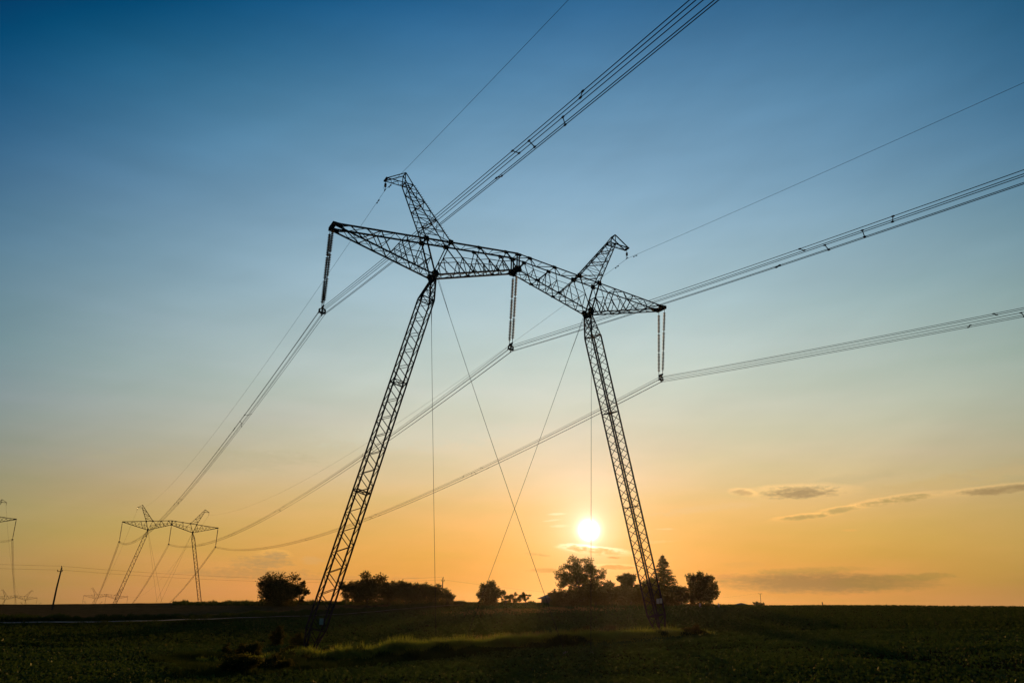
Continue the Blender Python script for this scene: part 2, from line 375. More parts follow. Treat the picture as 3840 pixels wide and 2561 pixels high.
def mixc(f, c1, c2, lo=.4, hi=.6):
    mr = n('ShaderNodeMapRange'); mr.inputs[1].default_value = lo; mr.inputs[2].default_value = hi; l(f, mr.inputs[0])
    mx = n('ShaderNodeMix'); mx.data_type = 'RGBA'; l(mr.outputs[0], mx.inputs[0])
    for i, c in ((6, c1), (7, c2)):
        if isinstance(c, tuple): mx.inputs[i].default_value = (*c, 1)
        else: l(c, mx.inputs[i])
    return mx.outputs[2]
c_a = mixc(gn(2.2, 6), (.022, .040, .012), (.045, .068, .020))
c_b = mixc(gn(.9, 5), (.024, .020, .010), c_a, .34, .5)
c_c = mixc(gn(.045, 3, (1, .6, 1)), (.036, .034, .012), c_b, .42, .62)
l(c_c, b.inputs['Base Color'])
bp = n('ShaderNodeBump'); bp.inputs['Strength'].default_value = 1.0; bp.inputs['Distance'].default_value = .25; l(gn(3.5, 6), bp.inputs['Height']); l(bp.outputs[0], b.inputs['Normal'])
l(b.outputs[0], out.inputs[0])
go = np_mesh('ground', np.stack([X, Y, Z], -1).reshape(-1, 3), F, gm_, smooth=True)
tag(go, kind='structure')

# ripening grain field beyond the road, a sheet just above the ground
WHEAT = mat_pbr('grain_field', (.085, .062, .024), (.15, .105, .042), 1.0, 0, .8, .8, spec=0, bscale=5)
ROADPTS = [(-62, 96), (-50, 103), (-40, 110), (-32, 118), (-26, 124), (-20, 134), (-13.7, 148), (-10, 158), (-6, 172), (-2, 190)]
def road_r(a): return float(np.interp(a, [q[0] for q in ROADPTS], [q[1] for q in ROADPTS]))
va = []; fa = []
azs = np.arange(-62, -3, .5); fr_ = np.linspace(0, 1, 26)
for a in azs:
    for t in fr_:
        r0_ = road_r(a)+7; r = r0_+(290-r0_)*t; x, y = pol(a, r); va.append((x, y, G(x, y)+.10+.04*random.random()))
m_ = len(fr_)
for i in range(len(azs)-1):
    for j in range(m_-1): fa.append((i*m_+j, i*m_+j+1, (i+1)*m_+j+1, (i+1)*m_+j))
tag(np_mesh('field', va, fa, WHEAT, smooth=True), kind='structure')
# road with gravel shoulders
va = []; fa = []; azs = np.arange(-62, -2.9, .5)
for a in azs:
    for t in np.linspace(-3.0, 3.0, 5):
        x, y = pol(a, road_r(a)+t); va.append((x, y, G(*pol(a, road_r(a)))+.42-.01*abs(t)))
for i in range(len(azs)-1):
    for j in range(4): fa.append((i*5+j, i*5+j+1, (i+1)*5+j+1, (i+1)*5+j))
tag(np_mesh('road', va, fa, ASPH), kind='structure')

# ------------------------------------------------------------------ grass, crops (uncountable)
def blades(name, P, h, w, mat, lean=.35, label=None, cat='grass'):
    """P (n,3) roots; bent two-quad blades built as one mesh"""
    m = len(P); th = rng.random(m)*2*np.pi; ph = rng.random(m)*2*np.pi
    hx = np.cos(th)*w/2; hy = np.sin(th)*w/2; lx = np.cos(ph)*h*lean*rng.random(m); ly = np.sin(ph)*h*lean*rng.random(m)
    z0 = np.zeros(m)
    def p(ax, ay, az_): return P+np.stack([ax, ay, az_], -1)
    V = np.stack([p(-hx, -hy, z0-.05), p(hx, hy, z0-.05), p(lx*.35+hx*.8, ly*.35+hy*.8, h*.6), p(lx*.35-hx*.8, ly*.35-hy*.8, h*.6),
                  p(lx, ly, h*(.98)), ], 1)
    i = np.arange(m)*5
    F = np.concatenate([np.stack([i, i+1, i+2, i+3], 1), np.stack([i+3, i+2, i+4, i+4], 1)])
    # second set as triangles: use degenerate-free quads by splitting the tip
    V2 = np.stack([V[:, 4]+np.stack([hx*.1, hy*.1, z0], -1)], 1)
    V = np.concatenate([V, V2], 1); i = np.arange(m)*6
    F = np.concatenate([np.stack([i, i+1, i+2, i+3], 1), np.stack([i+3, i+2, i+5, i+4], 1)])
    o = np_mesh(name, V.reshape(-1, 3), F, mat)
    tag(o, label, cat, kind='stuff'); return o
def leaves(P, size, up=.5, asp=.55, k=4):
    """diamond leaves with random frames, returns V,F"""
    m = len(P); a = rng.normal(size=(m, 3)); a[:, 2] *= (1-up); a /= np.linalg.norm(a, axis=1)[:, None]
    b_ = rng.normal(size=(m, 3)); b_ -= (b_*a).sum(1)[:, None]*a; b_ /= np.linalg.norm(b_, axis=1)[:, None]
    s = size[:, None]
    V = np.stack([P-a*s*.5, P+b_*s*.5*asp+a*s*.05, P+a*s*.5, P-b_*s*.5*asp+a*s*.05], 1)
    F = np.arange(m*4).reshape(m, 4); return V.reshape(-1, 3), F
def vn(t, sc, seed=0):      # smooth 1-D value noise in 0..1
    r_ = np.random.default_rng(seed).random(4096); q = np.asarray(t, float)*sc+1000; i = np.floor(q).astype(int); f = q-i; f = f*f*(3-2*f)
    return r_[i % 4096]*(1-f)+r_[(i+1) % 4096]*f
# tower frame (line of pylons)
YAW = 0.49864
CA, SA = math.cos(YAW), math.sin(YAW)
T1 = (0.16031, 74.34458, 31.43564+ZO)
def T1w(u, v, z=0): return (T1[0]+u*CA-v*SA, T1[1]+u*SA+v*CA, T1[2]+z)
def t1uv(x, y): 
    dx = x-T1[0]; dy = y-T1[1]; return dx*CA+dy*SA, -dx*SA+dy*CA
def in_strip(x, y, pad=0):
    u, v = t1uv(x, y); return (u > -29-pad) & (u < 23+pad) & (v > -np.interp(u, [-30, -26, -15.6, 0, 10, 22], [20, 18, 12, 7, 4.6, 2.5])-pad) & (v < 1.6+pad)
# crop leaves near the camera
nC = 330000
a_ = rng.uniform(-41, 41, nC); r_ = 16+(84-16)*rng.random(nC)**.9
x_ = r_*np.sin(np.radians(a_)); y_ = r_*np.cos(np.radians(a_))
patch = np.sin(x_*.21+.7*np.sin(y_*.13))*np.sin(y_*.17+1.1)
row = np.abs(((x_*.86+y_*.51)/.9) % 1-.5)*2
keep = (~in_strip(x_, y_, .2)) & (rng.random(nC) < (.55+.35*(patch > -.5))*(.45+.65*row))
x_, y_, r_ = x_[keep], y_[keep], r_[keep]
hh = rng.random(len(x_))**.6*(.42+.10*np.sin(x_*.3)*np.cos(y_*.23))
tk = y_*.955-x_*.295
trk = (np.abs((tk % 18)-9) < .35) | (np.abs((tk % 18)-10.8) < .35)
hol = vn(x_*.5+y_*.2, .35, 51)*vn(y_*.8-x_*.25, .5, 52)
k2 = (~(trk & (rng.random(len(x_)) < .8))) & (rng.random(len(x_)) < 1.25-hol*1.1)
x_, y_, r_, hh = x_[k2], y_[k2], r_[k2], hh[k2]*(1.15-.6*hol[k2])
V, F = leaves(np.stack([x_, y_, ground(x_, y_)+.04+hh], -1), rng.uniform(.07, .16, len(x_))*(1+r_/130), .55, .7)
o = np_mesh('crop', V, F, CROPL); tag(o, 'low leafy green crop covering the near field', 'crop', kind='stuff')
nC = 170000
a_ = rng.uniform(-41, 41, nC); r_ = 80+(205-80)*rng.random(nC)**1.1
x_ = r_*np.sin(np.radians(a_)); y_ = r_*np.cos(np.radians(a_))
lim = np.interp(a_, [q[0] for q in ROADPTS], [q[1] for q in ROADPTS])-6
lim = np.where(a_ > -4, 205, lim)
keep = (~in_strip(x_, y_, .2)) & (r_ < lim)
x_, y_ = x_[keep], y_[keep]
V, F = leaves(np.stack([x_, y_, ground(x_, y_)+.03+rng.random(len(x_))*.38], -1), rng.uniform(.2, .42, len(x_)), .5, .6)
o = np_mesh('crop', V, F, CROPF); tag(o, 'far part of the low green crop reaching up to the crest', 'crop', kind='stuff')
# uncultivated strip between the pylon's feet
nG = 80000
u_ = rng.uniform(-27, 23, nG); cv_ = np.interp(u_, [-27, -18, -11, 6, 14, 23], [-4.5, -3.4, -3.2, -3.0, -1.6, -.6]); sdv = np.interp(u_, [-27, -14, 23], [2.2, 1.9, 1.4])
v_ = cv_+sdv*rng.normal(size=nG); k_ = (np.abs(v_-cv_) < 2.1*sdv); u_, v_, cv_ = u_[k_], v_[k_], cv_[k_]
wx = T1[0]+u_*CA-v_*SA; wy = T1[1]+u_*SA+v_*CA
clump = 1.3*(vn(u_+.3*v_, 1.3, 3)*vn(u_-.5*v_, .45, 4))+.8*np.maximum(vn(u_*2+v_*2.3, 1.9, 5)-.55, 0)
hb = (.22+.85*rng.random(len(u_))**1.6+.45*clump+.5*(vn(u_*1.0+v_*.2, 3.0, 71) > .72)*rng.random(len(u_)))*np.interp(u_, [-22, -17.5, -14.5, 12, 23], [.6, .8, 1.05, 1.0, .9])*np.exp(-(v_-cv_)**2/6)
hb *= np.interp(u_, [-27, -22, 18, 23], [.8, 1.1, 1.0, .6])
blades('grass', np.stack([wx, wy, ground(wx, wy)], -1), hb, .085, GRASS, .4, 'tall uncut grass on the strip between the feet of the big pylon')
m = 9000
u_ = rng.normal(6.5, 3.6, m); v_ = rng.normal(3.2, 1.5, m)
wx = T1[0]+u_*CA-v_*SA; wy = T1[1]+u_*SA+v_*CA
blades('weeds', np.stack([wx, wy, ground(wx, wy)], -1), (.5+.8*rng.random(m)**2)*(.4+.9*vn(u_+v_, .7, 21)), .05, DRYGRASS, .35, 'tall dry weeds behind the strip, left of the right mast')
# weeds on the viewer's side of the strip, dark colour standing for its shaded front
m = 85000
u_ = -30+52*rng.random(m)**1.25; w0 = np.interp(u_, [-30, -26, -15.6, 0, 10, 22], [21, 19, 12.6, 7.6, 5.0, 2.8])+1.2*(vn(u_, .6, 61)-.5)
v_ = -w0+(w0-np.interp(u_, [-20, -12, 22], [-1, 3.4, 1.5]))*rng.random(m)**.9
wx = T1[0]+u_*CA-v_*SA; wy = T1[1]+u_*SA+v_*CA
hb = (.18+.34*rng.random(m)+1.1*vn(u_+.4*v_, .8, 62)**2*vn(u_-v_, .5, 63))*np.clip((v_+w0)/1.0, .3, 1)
blades('undergrowth', np.stack([wx, wy, ground(wx, wy)], -1), hb, .07, DARKGR, .5, 'weedy growth in a dark shade colour along the near side of the grass strip', 'undergrowth')
# road verges, crest fringe
def verge(name, off0, off1, a0, a1, m, h0, h1, w, mat, label):
    a = rng.uniform(a0, a1, m); rr_ = np.interp(a, [q[0] for q in ROADPTS], [q[1] for q in ROADPTS])+rng.uniform(off0, off1, m)
    x = rr_*np.sin(np.radians(a)); y = rr_*np.cos(np.radians(a))
    cl = .5*vn(a, 3.3, m)+.5*vn(a, .8, m+1)
    blades(name, np.stack([x, y, ground(x, y)], -1), (h0+(h1-h0)*rng.random(m))*(.5+.7*cl), w, mat, .4, label)
verge('grass', 3.4, 10, -41, -3, 30000, .5, 1.2, .10, DARKGR, 'tall grass on the far bank of the road')
verge('grass', -7.5, -3.6, -41, -3, 26000, .05, .75, .10, DARKGR, 'tall grass along the near edge of the road')
m = 24000
a = rng.uniform(-22.5, 3, m); rr_ = rng.uniform(188, 212, m)
x = rr_*np.sin(np.radians(a)); y = rr_*np.cos(np.radians(a))
blades('grass', np.stack([x, y, ground(x, y)+.05], -1), .15+.5*rng.random(m)**2*(.4+1.5*vn(a, 2.2, 9))+.15*vn(a, 9, 8), .11, DARKGR, .3, 'ragged grass along the crest of the field left of the trees')
m = 16000
a = rng.uniform(3, 40, m); rr_ = rng.uniform(200, 245, m)
x = rr_*np.sin(np.radians(a)); y = rr_*np.cos(np.radians(a))
blades('grass', np.stack([x, y, ground(x, y)+.02], -1), .08+.2*rng.random(m)+.3*vn(a, 1.1, 41)*vn(a, 6.0, 42), .10, GRASS, .3, 'short grass along the crest of the field at the right')
m = 7000
a = rng.normal(2.2, 2.4, m); rr_ = rng.normal(158, 4, m)+a*1.2
x = rr_*np.sin(np.radians(a)); y = rr_*np.cos(np.radians(a))
blades('grass', np.stack([x, y, ground(x, y)], -1), .15+.75*rng.random(m)*vn(a*3+rr_*.2, 1.3, 31), .09, DRYGRASS, .3, 'pale backlit dry grass below the small orchard trees')

# ------------------------------------------------------------------ transmission tower (portal pylon)
HJ = 33.5                                   # height of the mast heads above the tower's origin
TIP, J, PO, PI_ = 20.0, 9.384, 10.575, 7.883
ZT, ZC, HC, W2 = 2.842, 4.730, 1.882, 0.643
def topz(u): return ZT+(ZC-ZT)*(1-abs(u)/TIP)
def botz(u):
    a = abs(u)
    return (ZC-HC)*(1-a/J) if a < J else ZT*(a-J)/(TIP-J)
def make_tower(near=True):
    root = empty('transmission_tower', (0, 0, 0))
    P = lambda u, v, z: (u, v, z+HJ)
    ch = MB(); br = MB(); gu = MB()
    bot_n = [9.384, 5.2, 2.4, 0]; top_n = [PO, PI_, 4.6, 1.45, 0]
    arm_t = [18.37, 15.3, 13.0]; arm_b = [17.1, 14.2, 11.9]
    for sg in (-1, 1):
        for v in (-W2, W2):
            ch.angle(P(sg*TIP, v, ZT), P(0, v, ZC), .145, up=(0, 1, 0))
            ch.angle(P(sg*TIP, v, ZT-.12), P(sg*J, v, 0), .13, up=(0, 1, 0))
            ch.angle(P(sg*J, v, 0), P(0, v, ZC-HC), .155, up=(0, 1, 0))
            T_ = lambda u: P(sg*u, v, topz(u)); B_ = lambda u: P(sg*u, v, botz(u))
            mid = lambda a, b, f=.5: tuple(a[i]*(1-f)+b[i]*f for i in range(3))
            w = .085
            # cantilever arm, alternating diagonals
            seq = [B_(19.3), T_(18.37), B_(17.1), T_(15.3), B_(14.2), T_(12.7), B_(11.6), T_(PO)]
            for a, b in zip(seq, seq[1:]): br.angle(a, b, w, up=(0, 1, 0))
            br.angle(T_(16.8), mid(B_(17.1), T_(15.3)), .06, up=(0, 1, 0)); br.angle(T_(13.9), mid(T_(15.3), B_(14.2)), .06, up=(0, 1, 0))
            m1 = mid(B_(14.2), T_(12.7)); m2 = mid(T_(12.7), B_(11.6)); m3 = mid(B_(11.6), T_(PO)); m4 = mid(B_(J), T_(PO), .5)
            for a, b in ((m1, m2), (m2, m3), (m3, m4), (m1, B_(13)), (m2, B_(13)), (m3, B_(10.5)), (m4, B_(10.5)), (mid(T_(15.3), B_(14.2)), B_(15.6)), (mid(B_(17.1), T_(15.3)), B_(15.6))):
                br.angle(a, b, .06, up=(0, 1, 0))
            # portal beam
            seq = [B_(J), T_(PI_), B_(5.2), T_(4.6), B_(2.4), T_(1.45), B_(0)]
            for a, b in zip(seq, seq[1:]): br.angle(a, b, .11 if a == B_(J) else .095, up=(0, 1, 0))
            ms = [mid(a, b) for a, b in zip(seq, seq[1:])]
            for a, b in zip(ms, ms[1:]): br.angle(a, b, .06, up=(0, 1, 0))
            for a, u1, u2 in ((ms[0], 8.2, 6.9), (ms[1], 6.9, 6.0), (ms[2], 4.3, 3.8), (ms[3], 3.4, 3.0), (ms[4], 1.6, 1.2)):
                br.angle(a, B_(u1), .065, up=(0, 1, 0)); br.angle(a, B_(u2), .065, up=(0, 1, 0))
            for u in (PO, PI_, 4.6, 1.45): gu.plate(T_(u), (1, 0, 0), (0, 0, 1), .05, [(-.28, -.24), (.28, -.26), (.22, .12), (-.22, .14)])
            for u in (5.2, 2.4): gu.plate(B_(u), (1, 0, 0), (0, 0, 1), .05, [(-.24, -.1), (.24, -.02), (.2, .26), (-.18, .22)])
            gu.plate(P(sg*J, v, .1), (1, 0, 0), (0, 0, 1), .07, [(-.44, .16), (-.2, -.32), (.2, -.32), (.44, .12), (.22, .38), (0, .5), (-.22, .38)])
            # leg of the peak carried down to the mast head
            ch.angle(P(sg*PO, v, topz(PO)), P(sg*J, v, 0), .13, up=(0, 1, 0))
        # lacing between the two trusses, top and bottom
        tn = [19.3, 18.37, 16.8, 15.3, 13.9, 12.7, PO, 9.2, PI_, 6.2, 4.6, 3.0, 1.45, 0.02]
        for i in range(len(tn)-1):
            a, b = tn[i], tn[i+1]; s_ = 1 if i % 2 else -1
            br.angle(P(sg*a, s_*W2, topz(a)), P(sg*b, -s_*W2, topz(b)), .07)
            if i % 2 == 0 and i > 1: br.angle(P(sg*b, -s_*W2, topz(b)), P(sg*b, s_*W2, topz(b)), .07)
        bn = [19.3, 18.2, 17.1, 15.6, 14.2, 13, 11.9, 10.6, J, 8.2, 6.9, 6.0, 5.2, 4.3, 3.4, 2.4, 1.2, 0.02]
        for i in range(len(bn)-1):
            a, b = bn[i], bn[i+1]; s_ = 1 if i % 2 else -1
            br.angle(P(sg*a, s_*W2, botz(a)), P(sg*b, -s_*W2, botz(b)), .065)
            br.angle(P(sg*a, -s_*W2, botz(a)), P(sg*b, s_*W2, botz(b)), .05)
        br.angle(P(sg*PO, -W2, topz(PO)), P(sg*PO, W2, topz(PO)), .10); br.angle(P(sg*PI_, -W2, topz(PI_)), P(sg*PI_, W2, topz(PI_)), .10)
        # end plates
        gu.bar(P(sg*(TIP-.05), -W2-.12, ZT-.04), P(sg*(TIP-.05), W2+.12, ZT-.04), .34, .36)
        for v in (-W2, W2): gu.plate(P(sg*(TIP-.45), v, ZT-.03), (1, 0, 0), (0, 0, 1), .06, [(-.55, -.2), (.45, -.26), (.45, .2), (-.55, .2)])
        gu.bar(P(sg*J, -W2, -.06), P(sg*J, W2, -.06), .26, .30)
    for v in (-W2, W2):
        ch.bar(P(-.12, v, ZC), P(-.12, v, ZC-HC), .12); ch.bar(P(.14, v, ZC), P(.14, v, ZC-HC), .12)
        gu.plate(P(0, v, ZC-HC+.08), (1, 0, 0), (0, 0, 1), .07, [(-.5, -.05), (-.3, -.34), (.3, -.34), (.5, -.05), (.32, .38), (-.32, .38)])
        gu.plate(P(0, v, ZC-.03), (1, 0, 0), (0, 0, 1), .06, [(-.38, -.22), (.38, -.22), (.38, .10), (-.38, .10)])
    gu.bar(P(0, -W2, ZC-HC-.02), P(0, W2, ZC-HC-.02), .3, .34)
    if near:
        cross = ch.build('crossarm', STEEL, root); br.build('bracing', STEEL, cross); gu.split('gusset_plate', PLATE, cross)
    else:
        ch.add(br.v, br.f); ch.add(gu.v, gu.f); ch.build('crossarm', STEEL, root)
    # earth-wire peaks
    for sg in (-1, 1):
        ch = MB(); br = MB(); sb = MB()
        q = .42
        capo = lambda v: P(sg*13.2, v*q/W2, 9.42); capi = lambda v: P(sg*12.3, v*q/W2, 9.48); apex = lambda v: P(sg*13.17, v*q/W2*.9, 10.66)
        bo = lambda v: P(sg*PO, v, topz(PO)); bi = lambda v: P(sg*PI_, v, topz(PI_)); tip = lambda v: P(sg*15.1, v*.36/W2, 9.45)
        for v in (-W2, W2):
            ch.angle(bo(v), capo(v), .13, up=(0, 1, 0)); ch.angle(bi(v), capi(v), .13, up=(0, 1, 0)); ch.angle(capi(v), apex(v), .11, up=(0, 1, 0))
            ch.angle(capo(v), apex(v), .10, up=(0, 1, 0)); ch.angle(capi(v), tip(v), .10, up=(0, 1, 0)); ch.angle(apex(v), tip(v), .10, up=(0, 1, 0))
        lp = lambda a, b, t: tuple(a[i]*(1-t)+b[i]*t for i in range(3))
        ts = [0, .2, .38, .54, .69, .84, 1]
        for v in (-W2, W2):                      # front and back faces
            for i in range(6):
                a = lp(bo(v), capo(v), ts[i]) if i % 2 else lp(bi(v), capi(v), ts[i])
                b = lp(bi(v), capi(v), ts[i+1]) if i % 2 else lp(bo(v), capo(v), ts[i+1])
                br.angle(a, b, .08, up=(0, 1, 0))
                if i: br.angle(lp(bo(v), capo(v), ts[i]), lp(bi(v), capi(v), ts[i]), .06, up=(0, 1, 0))
        for f0, f1 in ((bo, capo), (bi, capi)):  # narrow side faces
            t2 = np.linspace(0, 1, 12)
            for i in range(11):
                s_ = W2 if i % 2 else -W2
                br.angle(lp(f0(s_), f1(s_), t2[i]), lp(f0(-s_), f1(-s_), t2[i+1]), .06)
        for f in (capo, capi, apex, tip, bo, bi): br.angle(f(-W2), f(W2), .09)
        n_ = 5
        for i in range(n_):                      # floor of the small arm
            s_ = W2 if i % 2 else -W2
            br.angle(lp(capo(s_), tip(s_), i/n_), lp(capo(-s_), tip(-s_), (i+1)/n_), .05)
        br.angle(capo(-W2), capi(W2), .07); br.angle(capo(W2), capi(-W2), .07)
        sb.bar(tip(-W2-.08), tip(W2+.08), .2, .16)
        # bracing of the legs below the top chord
        for v in (-W2, W2):
            a = lp(P(sg*J, v, 0), bo(v), .5)
            br.angle(a, P(sg*11.3, v, botz(11.3)), .08, up=(0, 1, 0))
        br.angle(lp(P(sg*J, -W2, 0), bo(-W2), .5), lp(P(sg*J, W2, 0), bo(W2), .5), .08)
        for i, (f, v) in enumerate(((bo, -W2), (bo, W2), (bi, -W2), (bi, W2))):
            sb.plate(f(v), (1, 0, 0), (0, 0, 1), .06, [(-.3, -.2), (.3, -.2), (.24, .3), (-.24, .3)])
        st = MB()
        for i in range(26 if near else 0):                      # climbing bolts on the inner leg
            a = lp(bi(-W2), capi(-W2), (i+.5)/26); st.bar(a, (a[0]-sg*.2, a[1]-.02, a[2]+.05), .03)
        ch.add(st.v, st.f)
        if near:
            ch.add(br.v, br.f); pk = ch.build('earth_wire_peak', STEEL, root); sb.split('gusset_plate', PLATE, pk)
        else:
            ch.add(br.v, br.f); ch.add(sb.v, sb.f); ch.build('earth_wire_peak', STEEL, root)
    # masts
    k = .25324
    for sg, TL in ((-1, 35.6), (1, 34.0)):
        ax = Vector((sg*k, 0, -1)).normalized(); ux = Vector((1*1.0, 0, sg*k)).normalized()
        Lm = TL/abs(ax.z); w = .64; h = .64
        o0 = Vector(P(sg*J, 0, -.25))
        def C(s, i, j, tw=1, th=1): return o0+ax*s+ux*(i*w*tw)+Vector((0, j*h*th, 0))
        kt, kb = 2.45, Lm-2.8
        ch = MB(); br = MB(); pl = MB()
        for i in (-1, 1):
            for j in (-1, 1):
                ch.angle(C(0, i, j, .12, 1), C(kt, i, j), .13); ch.angle(C(kt, i, j), C(kb, i, j), .125); ch.angle(C(kb, i, j), C(Lm-.1, i, j, .2, .2), .13)
        # zigzag lacing on the four faces
        nz = int((kb-kt)/.86); ss = np.linspace(kt, kb, nz+1)
        for n_ in range(nz):
            s0, s1 = ss[n_], ss[n_+1]; q = 1 if n_ % 2 else -1
            for j in (-1, 1): br.angle(C(s0, q*sg, j), C(s1, -q*sg, j), .058, up=(0, 1, 0))
            for i in (-1, 1): br.angle(C(s0, i, q), C(s1, i, -q), .05)
        for s_ in (kt, kt+(kb-kt)*.29, kt+(kb-kt)*.63, kb):
            for a, b in (((-1, -1), (1, -1)), ((1, -1), (1, 1)), ((1, 1), (-1, 1)), ((-1, 1), (-1, -1)), ((-1, -1), (1, 1)), ((-1, 1), (1, -1))):
                br.angle(C(s_, *a), C(s_, *b), .085)
        for s0, s1, t0, t1 in ((.25, .95, .2, .42), (.95, 1.7, .42, .7), (1.7, kt, .7, 1.0)):
            for j in (-1, 1):
                br.angle(C(s0, -1, j, t0), C(s1, 1, j, t1), .07); br.angle(C(s1, -1, j, t1), C(s1, 1, j, t1), .06)
            for i in (-1, 1):
                br.angle(C(s0, i, -1, t0), C(s1, i, 1, t1), .07); br.angle(C(s0, i, 1, t0), C(s1, i, -1, t1), .06)
        for s0, s1, t0, t1 in ((kb, kb+1.0, 1, .72), (kb+1.0, kb+2.0, .72, .43), (kb+2.0, Lm-.1, .43, .2)):
            for j in (-1, 1): br.angle(C(s0, -1, j, t0, t0), C(s1, 1, j, t1, t1), .07)
            for i in (-1, 1): br.angle(C(s0, i, -1, t0, t0), C(s1, i, 1, t1, t1), .07)
        pl.bar(C(0, 0, -1.0), C(0, 0, 1.0), .32, .4)
        pl.plate(C(Lm-.06, 0, 0), (1, 0, 0), (0, 1, 0), .1, [(-.32, -.32), (.32, -.32), (.32, .32), (-.32, .32)])
        st = MB()
        for i in range(52 if near else 0):
            a = C(kt+1+i*.56, -1, -1 if sg < 0 else 1)
            if a.z > 3.5: st.bar(a, a+Vector((-.16, -.10, .02)), .028)
        ch.add(st.v, st.f); ch.add(pl.v, pl.f)
        if near: ms = ch.build('mast', STEEL, root); br.build('bracing', STEEL, ms)
        else: ch.add(br.v, br.f); ch.build('mast', STEEL, root)
        f = MB(); c = C(Lm, 0, 0)
        f.tube([(c.x, c.y, c.z-1.2), (c.x, c.y, c.z-.0)], [.62, .42], 8)
        f.build('footing', CONC, root)
    return root
tower = make_tower()
def place_tower(o, x, y, zj, rz, label, group='guyed portal pylons of the two power lines'):
    o.location = (x, y, zj-HJ); o.rotation_euler = (0, 0, rz); tag(o, label, 'pylon', group)
T2 = (-151.744, 351.824, 30.812+ZO); T3 = (-405.66, 814.75, 3.59+ZO); T4 = (-710.75, 1386.6, -8.16+ZO)
A2 = (-229.42, 326.21, 30.31+ZO); A3 = (-530.0, 870.0, .83+ZO); A4 = (-752.9, 1278.3, -12.0+ZO)
far = make_tower(False)
clones = [far]+[copy_tree(far) for _ in range(4)]
place_tower(tower, *T1, YAW, 'large dark lattice portal pylon filling the middle of the view')
for c, q, lab in zip(clones, (T2, T3, T4, A2, A3),
    ('whole lattice pylon behind the crest at left, second in line after the big one',
     "small distant pylon, only its crossarm above the crest beside the second pylon's mast",
     'farthest pylon, tiny peak tips over the crest under the small distant pylon',
     'pylon cut off by the left edge, only its right arm and peak showing',
     'small distant pylon low over the crest at the far left, left of the wooden pole')):
    place_tower(c, *q, YAW, lab)
c = copy_tree(far); place_tower(c, *A4, YAW, 'tiny pylon tips over the crest below the small pylon at the far left')
for T, tw in ((T2, clones[0]), (A2, clones[3])):
    for sg in (-1, 1):
        for v in (-1, 1):
            g_ = MB(); g_.tube([(sg*9.2, v*.64, HJ-.35), (-sg*1.5, v*12, -.5)], .035, 4); g_.build('guy_wire', WIRE, tw)
# guy wires and number plates belong to the big pylon only
def to_local(p): 
    u, v = t1uv(p[0], p[1]); return (u, v, p[2]-(T1[2]-HJ))
for (u0, v0, ua, va_) in ((-9.15, -.64, -1.46, -12), (-9.3, .64, -1.8, 12), (9.15, .64, 1.56, 12), (9.4, -.64, .9, -12)):
    b_ = T1w(ua, va_); b_ = (b_[0], b_[1], G(b_[0], b_[1])+.1); e = to_local(b_)
    s = (u0, v0, HJ-.35); s2 = (u0+.14, v0, HJ-.35)
    pts = []
    for i in range(25):
        t = i/24; pts.append(tuple(s[k]*(1-t)+e[k]*t-(.35*4*t*(1-t) if k == 2 else 0) for k in range(3)))
    g_ = MB(); g_.tube(pts, .021, 5); g_.tube([s2, pts[3]], .016, 4)
    gw = g_.build('guy_wire', WIRE, tower)
    f = MB(); f.tube([(e[0], e[1], e[2]-.5), (e[0], e[1], e[2]+.15)], [.3, .22], 8); f.build('anchor_block', CONC, gw)
for sg, dz, dy, dx in ((-1, 2.9, -.75, .1), (1, 3.4, -.75, .35), (1, 3.35, -.75, -.05)):
    t = (HJ-dz) - (2.1 if sg < 0 else .0)
    zc = dz+(-1.9 if sg < 0 else 0)
    u = sg*(J+.25324*(HJ-zc)); p_ = MB()
    p_.plate((u+dx, dy, zc), (1, 0, 0), (0, 0, 1), .02, [(-.16, -.24), (.16, -.24), (.16, .24), (-.16, .24)])
    s_ = p_.build('number_plate', SIGN, tower)

# ------------------------------------------------------------------ insulators
def lathe(mb, axis_pts, prof, n=10):
    pass
def string_mesh(mb, a, b, nd, rad):
    a = Vector(a); b = Vector(b); d = (b-a); Ls = d.length; d.normalize()
    x = d.cross(Vector((0, 1, 0))).normalized(); y = d.cross(x)
    n = 10
    lead = .42
    pts = [(0, .03), (lead-.05, .03)]
    step = (Ls-lead*1.6)/nd
    for i in range(nd):
        s0 = lead+i*step
        gap = (i % 14 == 13)
        rr_ = .035 if gap else rad
        pts += [(s0, .055), (s0+step*.25, .07), (s0+step*.38, rr_), (s0+step*.66, rr_*.96), (s0+step*.76, .04), (s0+step*.98, .035)]
    pts += [(Ls-lead*.5, .03), (Ls, .03)]
    vs = []
    for s_, r_ in pts:
        for k in range(n):
            an = 2*math.pi*k/n; vs.append(a+d*s_+(x*math.cos(an)+y*math.sin(an))*r_)
    fs = [(i*n+k, i*n+(k+1) % n, (i+1)*n+(k+1) % n, (i+1)*n+k) for i in range(len(pts)-1) for k in range(n)]
    mb.add(vs, fs)
PENT = [(.33*math.cos(R(a)), .33*math.sin(R(a))) for a in (-90, -18, 54, 126, 198)]
SWU, SWV, LS = .205, .95, {True: 8.50, False: 8.42}
